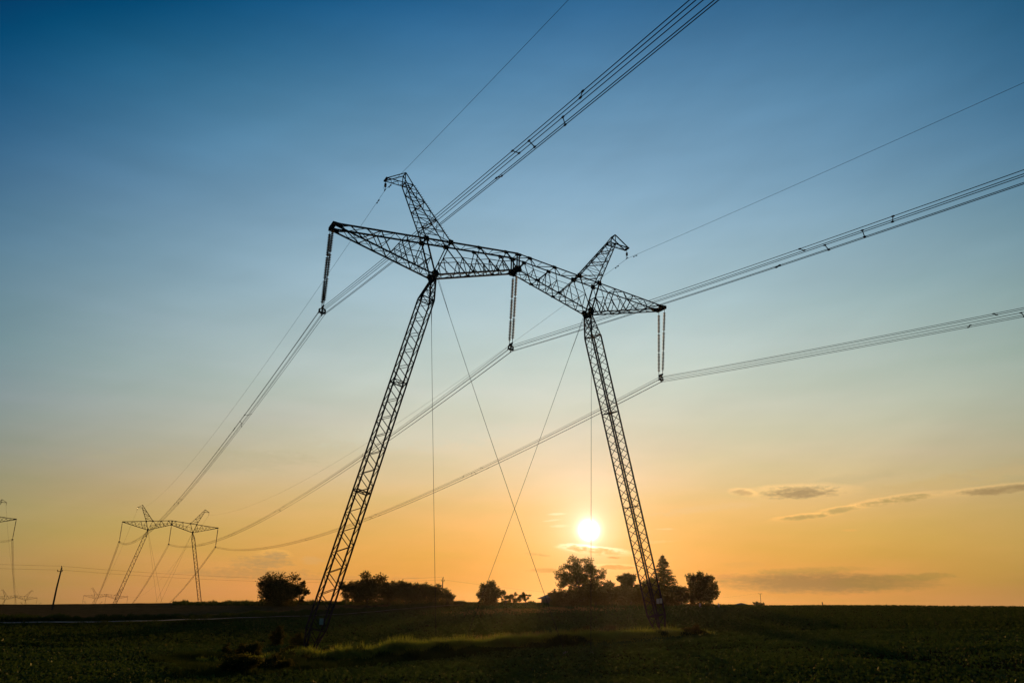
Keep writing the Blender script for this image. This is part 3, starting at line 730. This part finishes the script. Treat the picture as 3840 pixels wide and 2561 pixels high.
def make_insul(wide_top):
    root = empty('insulator_set', (0, 0, 0))       # origin: clamp centre of the bundle
    top = LS[wide_top > .5]-.22
    for s in (-1, 1):
        m = MB(); string_mesh(m, (-SWU, -SWV+s*wide_top, top), (0, s*.34, .62), 42, .155)
        m.build('insulator_string', GLASS, root)
    m = MB()
    m.plate((0, 0, .52), (0, 1, 0), (0, 0, 1), .07, [(-.42, .0), (-.38, .12), (.38, .12), (.42, .0), (.28, -.12), (-.28, -.12)])
    arc = [(.36*math.cos(R(a)), .36*math.sin(R(a))+.04) for a in range(150, 391, 24)]; arc2 = [(.22*math.cos(R(a)), .22*math.sin(R(a))+.1) for a in range(390, 149, -24)]
    for i in range(len(arc)-1):
        a, b, c_, d_ = arc[i], arc[i+1], arc2[-2-i], arc2[-1-i]
        m.plate((0, 0, .12), (1, 0, 0), (0, 0, 1), .05, [a, b, c_, d_])
    m.bar((0, 0, .55), (0, 0, .0), .16, .08)
    for s in (-1, 1): m.bar((s*.3, 0, .2), (0, 0, .5), .09, .08)
    m.build('yoke', PLATE, root)
    for (u, z) in PENT:
        m = MB(); m.tube([(u, -.17, z-.02), (u, -.08, z+.03), (u, .08, z+.03), (u, .17, z-.02)], [.035, .055, .055, .035], 6)
        m.bar((u*.8, 0, z*.8+.03), (u, 0, z), .06); m.bar((u, 0, z+.22 if z < 0 else z-.05), (u, 0, z), .05)
        m.build('clamp', PLATE, root)
    return root
def att(T, ph):    # bundle attachment point in world, phase -1,0,1
    u = ph*TIP+SWU; z = (ZT if ph else ZC-HC)-LS[bool(ph)]
    return (T[0]+u*CA-SWV*SA, T[1]+u*SA+SWV*CA, T[2]+z)
ins_tip = make_insul(.52); ins_mid = make_insul(.38)
used = {'tip': False, 'mid': False}
def put_ins(T, ph, label, group):
    src = ins_tip if ph else ins_mid; key = 'tip' if ph else 'mid'
    o = src if not used[key] else copy_tree(src); used[key] = True
    o.location = att(T, ph); o.rotation_euler = (0, 0, YAW); tag(o, label, 'insulator', group)
for T, nm in ((T1, 'the big near pylon'), (T2, 'the second pylon'), (T3, 'the small pylon behind the second one'),
              (A2, 'the pylon cut off at left'), (A3, 'the small far-left pylon')):
    for ph, w_ in ((-1, 'left arm tip'), (0, 'middle of the crossarm'), (1, 'right arm tip')):
        if T is A2 and ph < 1: continue
        put_ins(T, ph, 'insulator strings at the %s of %s' % (w_, nm), 'insulator strings of the pylons')

# ------------------------------------------------------------------ conductors
GV = -1.25
def gatt(T, s): u = s*15.1; return (T[0]+u*CA, T[1]+u*SA, T[2]+9.45+GV)
def span(A, B, sag, n=48):
    A = Vector(A); B = Vector(B)
    return [A.lerp(B, i/n)-Vector((0, 0, 4*sag*(i/n)*(1-i/n))) for i in range(n+1)]
def front(A, a, b, du, Lf, n=90):
    A = Vector(A); dv = Vector((SA-du*-CA*0, -CA, 0))
    out_ = []
    for i in range(n+1):
        t = Lf*(i/n)**1.3; out_.append(A+Vector((SA, -CA, 0))*t+Vector((CA, SA, 0))*(du*t)+Vector((0, 0, a*t+b*t*t)))
    return out_
def lin_at(path, dist_):
    s = 0
    for p, q in zip(path, path[1:]):
        d = (q-p).length
        if s+d >= dist_: return p.lerp(q, (dist_-s)/d), (q-p).normalized()
        s += d
    return path[-1], (path[-1]-path[-2]).normalized()
def bundle(path, spacers, label, rad=.02, group='five-wire conductor bundles'):
    root = empty('conductor_bundle', tuple(path[0])); tag(root, label, 'power cable', group)
    o = path[0]
    offs = [Vector((CA*u, SA*u, z)) for u, z in PENT]
    for of in offs:
        m = MB(); m.tube([p-o+of for p in path], rad, 5); m.build('conductor', WIRE, root)
    for s0 in spacers:
        for k in range(5):
            p, d = lin_at(path, s0+[0, 2.1, 4.0, 6.2, 8.4][k]); a = p-o+offs[(k*2) % 5]; b = p-o+offs[(k*2+1) % 5]
            m = MB(); m.bar(a, b, .035)
            for q in (a, b): m.tube([q-d*.11, q-d*.05, q+d*.05, q+d*.11], [.025, .05, .05, .025], 6)
            m.build('spacer', PLATE, root)
names_ph = {-1: 'left', 0: 'middle', 1: 'right'}
fa_ = {-1: -.138, 0: -.144, 1: -.143}
for ph in (-1, 0, 1):
    A = att(T1, ph)
    bundle(front(A, fa_[ph], .0003, -.015, 330), [36.2], '%s five-wire bundle running from the big pylon up to the right' % names_ph[ph])
    sp_ = [3+22*i for i in ()] or [58, 118, 178, 238, 290]
    bundle(span(A, att(T2, ph), 7.6), [38+ph*6, 95, 150, 205, 260], '%s five-wire bundle running from the big pylon back to the second pylon' % names_ph[ph], .02)
    bundle(span(att(T2, ph), att(T3, ph), 21), [], '%s five-wire bundle running down from the second pylon to the distant pylon' % names_ph[ph], .03)
    bundle(span(att(A2, ph), att(A3, ph), 24), [], '%s five-wire bundle from the pylon at the left edge to its distant neighbour' % names_ph[ph], .03)
    bundle(span(att(T3, ph), att(T4, ph), 24, 30), [], 'five-wire bundle beyond the small distant pylon, %s phase' % names_ph[ph], .03)
A = att(A2, 1)
bundle(front(A, -.094, .0003, 0, 300), [], 'five-wire bundle from the pylon at the left edge running out of the photo')
def damper(m, p, d):
    m.bar(p, p-Vector((0, 0, .12)), .05)
    m.tube([p-Vector((0, 0, .13))-d*.25, p-Vector((0, 0, .13))+d*.25], .015, 4)
    for s in (-1, 1): m.tube([p-Vector((0, 0, .13))+d*(s*.18), p-Vector((0, 0, .13))+d*(s*.34)], .06, 6)
def earth(path, label, rad, damp=()):
    root = empty('earth_wire', tuple(path[0])); tag(root, label, 'cable', 'earth wires on the pylon peaks'); o = path[0]
    m = MB(); m.tube([p-o for p in path], rad, 5); m.build('wire', WIRE, root)
    for dd in damp:
        p, d = lin_at(path, dd); m = MB(); damper(m, p-o, d); m.build('vibration_damper', PLATE, root)
def make_gins():
    root = empty('insulator_set', (0, 0, 0))
    m = MB(); string_mesh(m, (0, 0, 1.2), (0, 0, .12), 4, .13); m.build('insulator_string', REDGL, root)
    m = MB(); m.tube([(0, -.2, -.04), (0, -.08, .06), (0, .08, .06), (0, .2, -.04)], [.03, .06, .06, .03], 6); m.bar((0, 0, .15), (0, 0, 0), .06)
    m.tube([(.0, 0, 1.2), (-.16, 0, 1.15), (-.2, 0, .95)], .012, 4); m.tube([(.0, 0, .1), (-.14, 0, .14), (-.2, 0, .3)], .012, 4)
    m.build('clamp', PLATE, root); return root
gi = make_gins(); gused = False
for T, nm in ((T1, 'the big near pylon'), (T2, 'the second pylon behind the crest'), (A2, 'the pylon cut off at the left edge')):
    for s, w_ in ((-1, 'left'), (1, 'right')):
        if T is A2 and s < 0: continue
        o = gi if not gused else copy_tree(gi); gused = True
        o.location = gatt(T, s); o.rotation_euler = (0, 0, YAW)
        tag(o, 'short brown insulator under the %s peak of %s' % (w_, nm), 'insulator', 'short insulators of the earth wires')
for s, w_ in ((-1, 'left'), (1, 'right')):
    earth(front(gatt(T1, s), -.142 if s < 0 else -.131, .0002, -.015, 330), 'thin earth wire from the %s peak of the big pylon up to the right' % w_, .014, (1.6,))
    earth(span(gatt(T1, s), gatt(T2, s), 7.0), 'thin earth wire from the %s peak of the big pylon back to the second pylon' % w_, .014, (2.0,))
    earth(span(gatt(T2, s), gatt(T3, s), 18), 'thin earth wire from the %s peak of the second pylon to the distant one' % w_, .022)
earth(span(gatt(A2, 1), gatt(A3, 1), 20), 'thin earth wire from the pylon at the left edge to its distant neighbour', .022)

# ------------------------------------------------------------------ wooden poles and their lines
def pole(x, y, h, rz, label, t_top=False, lean=0):
    root = empty('utility_pole', (x, y, G(x, y)), rz); tag(root, label, 'utility pole', 'poles of the small power line')
    m = MB(); m.tube([(0, 0, -.5), (0, 0, h*.5), (lean, 0, h)], [.17, .15, .12], 10); m.build('post', WOOD, root)
    m = MB()
    if t_top: m.bar((-1.1, 0, h-.1), (1.1, 0, h-.1), .14, .14)
    else:
        m.bar((-.45, -.1, h-.75), (.45, -.1, h-.75), .10, .10)
    m.build('crossarm', WOOD, root)
    at_ = ((-.95, h), (.95, h)) if t_top else ((-.4, h-.68), (.4, h-.68), (0.1, h+.0))
    for u, z in at_:
        m = MB(); m.tube([(u, -.1, z-.02), (u, -.1, z+.06), (u, -.1, z+.1), (u, -.1, z+.22), (u, -.1, z+.26)], [.025, .03, .08, .07, .03], 8); m.build('insulator', GLASS, root)
    return [Vector((x+u*math.cos(rz), y+u*math.sin(rz), G(x, y)+z+.2)) for u, z in at_]
pA = pole(*pol(-29.3, 168), 7.5, .2, 'dark wooden pole standing on the crest at left, between two small pylons', lean=.15)
pB = pole(*pol(-4.6, 206), 6.3, .3, 'pole top sticking out of the right end of the treeline')
pC = pole(*pol(17.6, 470), 10.6, .25, 'T-shaped wooden pole on the horizon at right beside a low bush', True)
pL = [Vector((-140, 118, 9.9+ZO-2)), Vector((-140, 117, 9.0+ZO-2))]
def wire(path, label):
    o = path[0]; m = MB(); m.tube([p-o for p in path], .012, 4); w_ = m.build('overhead_wire', WIRE); w_.location = o
    tag(w_, label, 'cable', 'wires of the small power line')
wire(span(pL[0], pA[2], .7, 16), 'upper thin wire left of the wooden pole')
wire(span(pL[1], pA[0], .7, 16), 'lower thin wire left of the wooden pole')
wire(span(pA[2], pB[2], 1.3, 24), 'upper thin wire from the wooden pole to the treeline')
wire(span(pA[1], pB[0], 1.3, 24), 'lower thin wire from the wooden pole to the treeline')
wire(span(pB[1], pC[0], 4, 30), 'thin wire from the treeline to the T-shaped pole at right')
def post(x, y, h, w, mat, label, group=None):
    m = MB(); z = 0
    m.bar((0, 0, -.3), (0, 0, h*.9), w); m.tube([(0, 0, h*.9), (0, 0, h)], [w*.75, w*.2], 6)
    o = m.build('marker_post', mat); o.location = (x, y, G(x, y)); tag(o, label, 'post', group)
post(*pol(21.5, 238), 1.5, .22, WOOD, 'short lone post on the crest right of the T-shaped pole')
post(*pol(13.55, 176), 1.0, .34, PAINTW, 'small pale post in front of the bushes right of the spruce', 'pale posts under the trees')
post(*pol(14.8, 176), 1.0, .32, PAINTW, 'small pale post below the round dark tree', 'pale posts under the trees')
def hut(x, y, w, d, h, rh, rz, label, name='farmhouse', cat='house', ch=True):
    root = empty(name, (x, y, G(x, y)), rz); tag(root, label, cat)
    m = MB(); m.bar((0, 0, -.3), (0, 0, h), w, d, up=(0, 1, 0)); m.build('wall', PLASTER, root)
    e = .7
    m = MB()
    vs = [(-w/2-e, -d/2-e, h-.1), (w/2+e, -d/2-e, h-.1), (w/2+e, d/2+e, h-.1), (-w/2-e, d/2+e, h-.1), (-w*.12, 0, h+rh), (w*.12, 0, h+rh)]
    vs += [(a, b, c-.14) for a, b, c in vs[:4]]
    m.add(vs, [(0, 1, 5, 4), (1, 2, 5), (2, 3, 4, 5), (3, 0, 4), (0, 6, 7, 1), (1, 7, 8, 2), (2, 8, 9, 3), (3, 9, 6, 0), (9, 8, 7, 6)])
    rf = m.build('roof', ROOF, root)
    if ch:
      m = MB(); m.bar((w*.05, .3, h+rh*.6), (w*.05, .3, h+rh+1.0), .28, .28, up=(0, 1, 0)); m.build('chimney', PLASTER, rf)
    for u in ((-w*.28, w*.25) if ch else ()):
        m = MB(); m.bar((u, -d/2-.03, h*.35), (u, -d/2-.03, h*.75), .9, .08, up=(0, 1, 0)); wn = m.build('window', PAINTW, root)
        m = MB(); m.bar((u, -d/2-.08, h*.39), (u, -d/2-.08, h*.71), .74, .03, up=(0, 1, 0)); m.build('pane', WINGL, wn)
    m = MB(); m.bar((0, -d/2-.03, 0), (0, -d/2-.03, h*.72), .85, .08, up=(0, 1, 0)); m.build('door', WOOD, root)
hut(*pol(3.4, 200), 5.0, 4.2, 1.5, 1.3, .5, 'low farmhouse with a hipped roof at the left edge of the big clump of trees')
hut(*pol(16.3, 205), 1.2, 1.0, .5, .3, .3, 'tiny low shed just right of the round dark tree', 'shed', 'shed', False)

# ------------------------------------------------------------------ trees
def make_tree(name, x, y, h, w, label, group, dense=1.0, base=.05, ncl=26, leaf=.34, cs=.17, wob=.025, mat=CROWN, trunk_r=None, lean=0, top_flat=0, seed=0, fill=True):
    rs = np.random.default_rng(seed+100); z0 = G(x, y)
    root = empty(name, (x, y, z0)); tag(root, label, 'tree' if 'shrub' not in name else 'bush', group)
    cb = h*base; ch_ = h-cb; cz = cb+ch_*.52
    # cluster centres on an uneven ellipsoid
    cl = []
    for i in range(ncl):
        d = rs.normal(size=3); d /= np.linalg.norm(d)
        if d[2] < -.55 and base > .2: d[2] *= -.6
        rr_ = (.55+.45*rs.random()) if rs.random() < .8 else .3*rs.random()
        c = np.array([d[0]*w/2*rr_, d[1]*w/2*rr_*.9, cz+d[2]*ch_*.5*rr_])
        c[0] += lean*(c[2]/h)+wob*math.sin(c[2]*5/h+seed)*w; c[2] *= 1+.03*math.sin(c[0]*6/w+seed*1.7)
        cl.append(c)
    cl = np.array(cl); rad = cs*w*(.55+.8*rs.random(ncl)); rad = np.minimum(rad, ch_*.3)
    m = MB(); tr = trunk_r or max(.10, w*.028)
    hub = Vector((lean*.4, 0, max(cb+ch_*.12, h*.12)))
    m.tube([(0, 0, -.3), (lean*.15, 0, hub.z*.5), hub], [tr*1.25, tr, tr*.85], 7)
    nl = min(ncl, 9); order = np.argsort(-cl[:, 2])[:ncl]
    limbs = []
    for i in range(nl):
        c = Vector(cl[order[int(i*ncl/nl)]]); mid = hub.lerp(c, .5)+Vector(rs.normal(size=3)*w*.03)+Vector((0, 0, ch_*.05))
        m.tube([hub, mid, c], [tr*.6, tr*.35, tr*.12], 5); limbs.append((mid, c))
    for i in range(ncl):
        c = Vector(cl[i]); best = min(limbs, key=lambda q: (q[0]-c).length)
        if (best[1]-c).length > .1: m.tube([best[0], best[0].lerp(c, .5)+Vector((0, 0, .1)), c], [tr*.22, tr*.15, tr*.06], 4)
    m.build('trunk', BARK, root)
    area = (w*ch_)
    tot = int(area/(leaf**2)*16*dense); P = []
    share = rad**2/np.sum(rad**2)
    for c, r_, sh in zip(cl, rad, share):
        k = max(12, int(tot*sh)); d = rs.normal(size=(k, 3)); d /= np.linalg.norm(d, axis=1)[:, None]
        q = d*(r_*rs.random((k, 1))**.45); q[:, 2] *= .75
        P.append(c+q)
        # ragged sprays standing out from the clump
        kk = max(3, k//14); dd = rs.normal(size=(kk, 3)); dd /= np.linalg.norm(dd, axis=1)[:, None]; dd[:, 2] = np.abs(dd[:, 2])*.8
        for t in (1.0, 1.15, 1.3): P.append(c+dd*r_*t+rs.normal(size=(kk, 3))*.05)
    if fill:
        k = int(tot*.55); d = rs.normal(size=(k, 3)); d /= np.linalg.norm(d, axis=1)[:, None]; q = d*rs.random((k, 1))**.5*.74
        P.append(np.stack([q[:, 0]*w/2, q[:, 1]*w/2, cz-ch_*.04+q[:, 2]*ch_*.5], -1))
        if base < .12:
            k2 = k//3; P.append(np.stack([rs.uniform(-.42, .42, k2)*w, rs.uniform(-.3, .3, k2)*w, rs.uniform(0, .35, k2)*h], -1))
    P = np.concatenate(P); P[:, 2] = np.maximum(P[:, 2], .1)
    V, F = leaves(P, leaf*(.6+.8*rs.random(len(P))), .15, .7)
    np_mesh('crown', V, F, mat, root)
    return root
def make_spruce(x, y, h, w, label):
    rs = np.random.default_rng(5); root = empty('spruce_tree', (x, y, G(x, y))); tag(root, label, 'tree')
    m = MB(); m.tube([(0, 0, -.3), (0, 0, h*.5), (0, 0, h)], [.26, .16, .03], 8); m.build('trunk', BARK, root)
    P = []; br = MB()
    nw = 34
    for i in range(nw):
        t = (i/nw)**.9; z = h*(.06+.94*t); Rm = w/2*(1-t)**.72+.10
        for k in range(11):
            an = rs.random()*2*math.pi; Lb = Rm*(.6+.5*rs.random()); n_ = max(5, int(Lb*21))
            s = rs.random(n_)**.75
            zz = z-.30*Lb*s+.16*Lb*s**3
            wd = .30*(1-.6*s)*min(1, Lb)
            px = np.cos(an)*Lb*s-np.sin(an)*rs.normal(size=n_)*wd*.6; py = np.sin(an)*Lb*s+np.cos(an)*rs.normal(size=n_)*wd*.6
            P.append(np.stack([px, py, zz-np.abs(rs.normal(size=n_))*.12], -1))
            if k % 3 == 0: br.tube([(0, 0, z), (math.cos(an)*Lb, math.sin(an)*Lb, z-.14*Lb)], [.03, .01], 4)
    br.build('branches', BARK, root)
    P = np.concatenate(P); V, F = leaves(P, .26*(.6+.8*rs.random(len(P))), .5, .6)
    np_mesh('crown', V, F, CROWN2, root)
PX = .0985
def px2az(xd):   # column of a full-frame view to azimuth at the crest
    return float(np.interp(xd, [0, 128, 600, 840, 1120, 1335, 1523, 1750, 1885, 2351], [-32.0, -29.14, -16.9, -9.9, -1.33, 5.33, 11.06, 17.68, 21.4, 32.6]))
TL_ = 'trees and bushes along the crest'
def tr(xd, top, wpx, label, r=186, name='tree', **k):
    x, y = pol(px2az(xd), r); s = r/185.
    hb = {True: 1383, False: 1388}[xd < 1250]
    e = float(np.interp(xd, [0, 300, 697, 1000, 1175, 1510, 1800, 2351], [-.0042, -.0016, .0025, .0058, .0077, .0111, .0136, .0172]))+(1388-top)*.00051
    h = e*r+ZO-G(x, y)
    make_tree(name, x, y, h, wpx*PX*s, label, TL_, seed=int(xd*7+top), **k)
tr(636, 1320, 96, 'broad dark bush-like tree standing alone left of the big pylon\'s left mast', dense=1.3, ncl=34)
tr(682, 1328, 42, 'small loose tree leaning out at the right side of the lone dark tree', dense=.6, base=.08, fill=False, ncl=24, leaf=.26, cs=.13, lean=.6)
tr(792, 1322, 52, 'loose feathery tree at the left end of the treeline, by the left mast', dense=.5, base=.15, fill=False, ncl=20, leaf=.28)
tr(842, 1317, 72, 'tallest dense tree of the treeline right of the left mast', dense=1.2, ncl=30)
tr(893, 1330, 66, 'dense mid-height tree in the middle of the treeline', dense=1.1, ncl=28, r=189)
tr(930, 1333, 46, 'narrower tree right of the middle of the treeline', dense=1.0, ncl=18)
tr(962, 1340, 50, 'lower tree of the treeline just left of the near-vertical guy wire', dense=1.0, ncl=18, r=188)
tr(996, 1342, 48, 'rounded tree of the treeline right under the near-vertical guy wire', dense=1.0, ncl=18)
tr(1026, 1350, 36, 'spiky low tree ending the treeline at its right', dense=.7, ncl=16, leaf=.24)
tr(1122, 1339, 54, 'dark rounded tree left of the row of small orchard trees', dense=1.3, ncl=24)
tr(1160, 1355, 30, 'first small orchard tree next to the dark rounded tree', dense=.8, base=.1, ncl=16, leaf=.22, cs=.14, wob=.12, fill=False)
tr(1183, 1358, 28, 'second small orchard tree, between its two neighbours', dense=.7, base=.15, ncl=15, leaf=.22, cs=.13, wob=.13, fill=False)
tr(1207, 1360, 34, 'third small orchard tree with a spreading flat crown, nearest the farmhouse', dense=.6, base=.28, ncl=18, leaf=.2, cs=.11, wob=.10, fill=False)
tr(1282, 1353, 46, 'bush hiding the right half of the farmhouse', dense=.8, ncl=16, r=183, leaf=.26)
tr(1334, 1279, 114, 'tall tree with an open see-through crown right below the sun', dense=.80, base=.14, ncl=135, leaf=.24, cs=.075, wob=.0, fill=False, trunk_r=.28)
tr(1318, 1352, 88, 'dark undergrowth below the tall open tree', dense=1.2, ncl=24, r=182)
tr(1368, 1345, 70, 'dark bush right of the tall open tree', dense=1.1, ncl=22, r=183)
tr(1406, 1340, 52, 'rounded bush between the tall open tree and the column-like tree', dense=1.0, ncl=20)
tr(1441, 1311, 42, 'column-like tree just left of the right mast', dense=1.25, ncl=24, base=.3, r=188)
tr(1450, 1346, 80, 'dark bushes at the foot of the column-like tree', dense=1.2, ncl=24, r=183)
tr(1497, 1322, 48, 'leafy tree behind the lower end of the right mast', dense=.9, ncl=22, r=184)
x, y = pol(px2az(1526), 187); make_spruce(x, y, (.0112+(1388-1271)*.00051)*187+ZO-G(x, y), 10.2, 'tall pointed spruce rising right of the right mast')
tr(1525, 1348, 76, 'dark bushes round the foot of the spruce', dense=1.2, ncl=24, r=184)
tr(1565, 1336, 40, 'thin light-leaved tree between the spruce and the round dark tree', dense=.7, ncl=16, r=188, leaf=.26)
tr(1610, 1320, 62, 'round dense dark tree at the right end of the clump', dense=1.5, ncl=30)
tr(1743, 1382, 32, 'low bush at the foot of the T-shaped pole on the horizon', r=262, name='shrub', dense=.6, ncl=14, leaf=.3)

def sh(u, v, h, w, label, k, **kw):
    x, y, _ = T1w(u, v); make_tree('shrub', x, y, h, w, label, 'dark shrubs on the strip under the big pylon', seed=k, dense=kw.pop('dense', .9), ncl=kw.pop('ncl', 12), leaf=.13, mat=SHRUB, **kw)
sh(-26.2, -15.5, 1.3, 2.4, 'dark shrub at the bottom of the photo, below the left mast', 1)
sh(-22.6, .2, 1.5, 2.2, 'wide dark shrub left of the foot of the left mast', 2)
sh(-19.9, -1.0, 1.4, 1.5, 'dark shrub right in front of the foot of the left mast', 3)
sh(-24.3, .8, 1.3, 1.1, 'upright dark shrub just left of the foot of the left mast', 4)
sh(-17.0, 16.0, 2.1, 1.5, 'cone-shaped dark bush in the field seen left of the left mast', 5)
sh(-15.2, 14.5, 1.3, 1.6, 'dark bush in the field seen through the left mast', 6)
sh(-15.9, .6, 1.0, 1.7, 'low dark shrub just right of the foot of the left mast', 7)
sh(-13.6, .9, .8, 1.2, 'smallest dark shrub, two steps right of the left mast', 8)
sh(9.5, 1.2, 1.5, 2.6, 'shrub in the grass left of the right mast', 9, dense=.5)
sh(12.6, 1.4, 1.3, 2.4, 'loose shrub close to the left side of the foot of the right mast', 10, dense=.5)
sh(-23.8, -12.0, 1.0, 3.2, 'low dark thicket between the bottom of the photo and the left mast', 12)
sh(-21.0, -6.0, 1.0, 2.6, 'low dark thicket left of the strip, below the left mast', 13)
sh(20.6, -1.0, 1.2, 3.0, 'rounded dark shrub ending the strip right of the right mast', 11)

# ------------------------------------------------------------------ evening haze
hz = MB()
bx0, bx1, by0, by1, bz0, bz1 = -1700, 1700, -500, 2500, -175, 52
hz.add([(x, y, z) for z in (bz0, bz1) for y in (by0, by1) for x in (bx0, bx1)],
       [(0, 2, 3, 1), (4, 5, 7, 6), (0, 1, 5, 4), (2, 6, 7, 3), (0, 4, 6, 2), (1, 3, 7, 5)])
hm, nt, out = mat_new('evening_haze')
pv = nt.nodes.new('ShaderNodeVolumePrincipled'); pv.inputs['Density'].default_value = 0.000026
pv.inputs['Color'].default_value = (1, .93, .85, 1); pv.inputs['Anisotropy'].default_value = .84
nt.links.new(pv.outputs[0], out.inputs['Volume'])
ho = hz.build('haze', hm); tag(ho, 'thin evening haze over the fields', 'haze', kind='stuff')
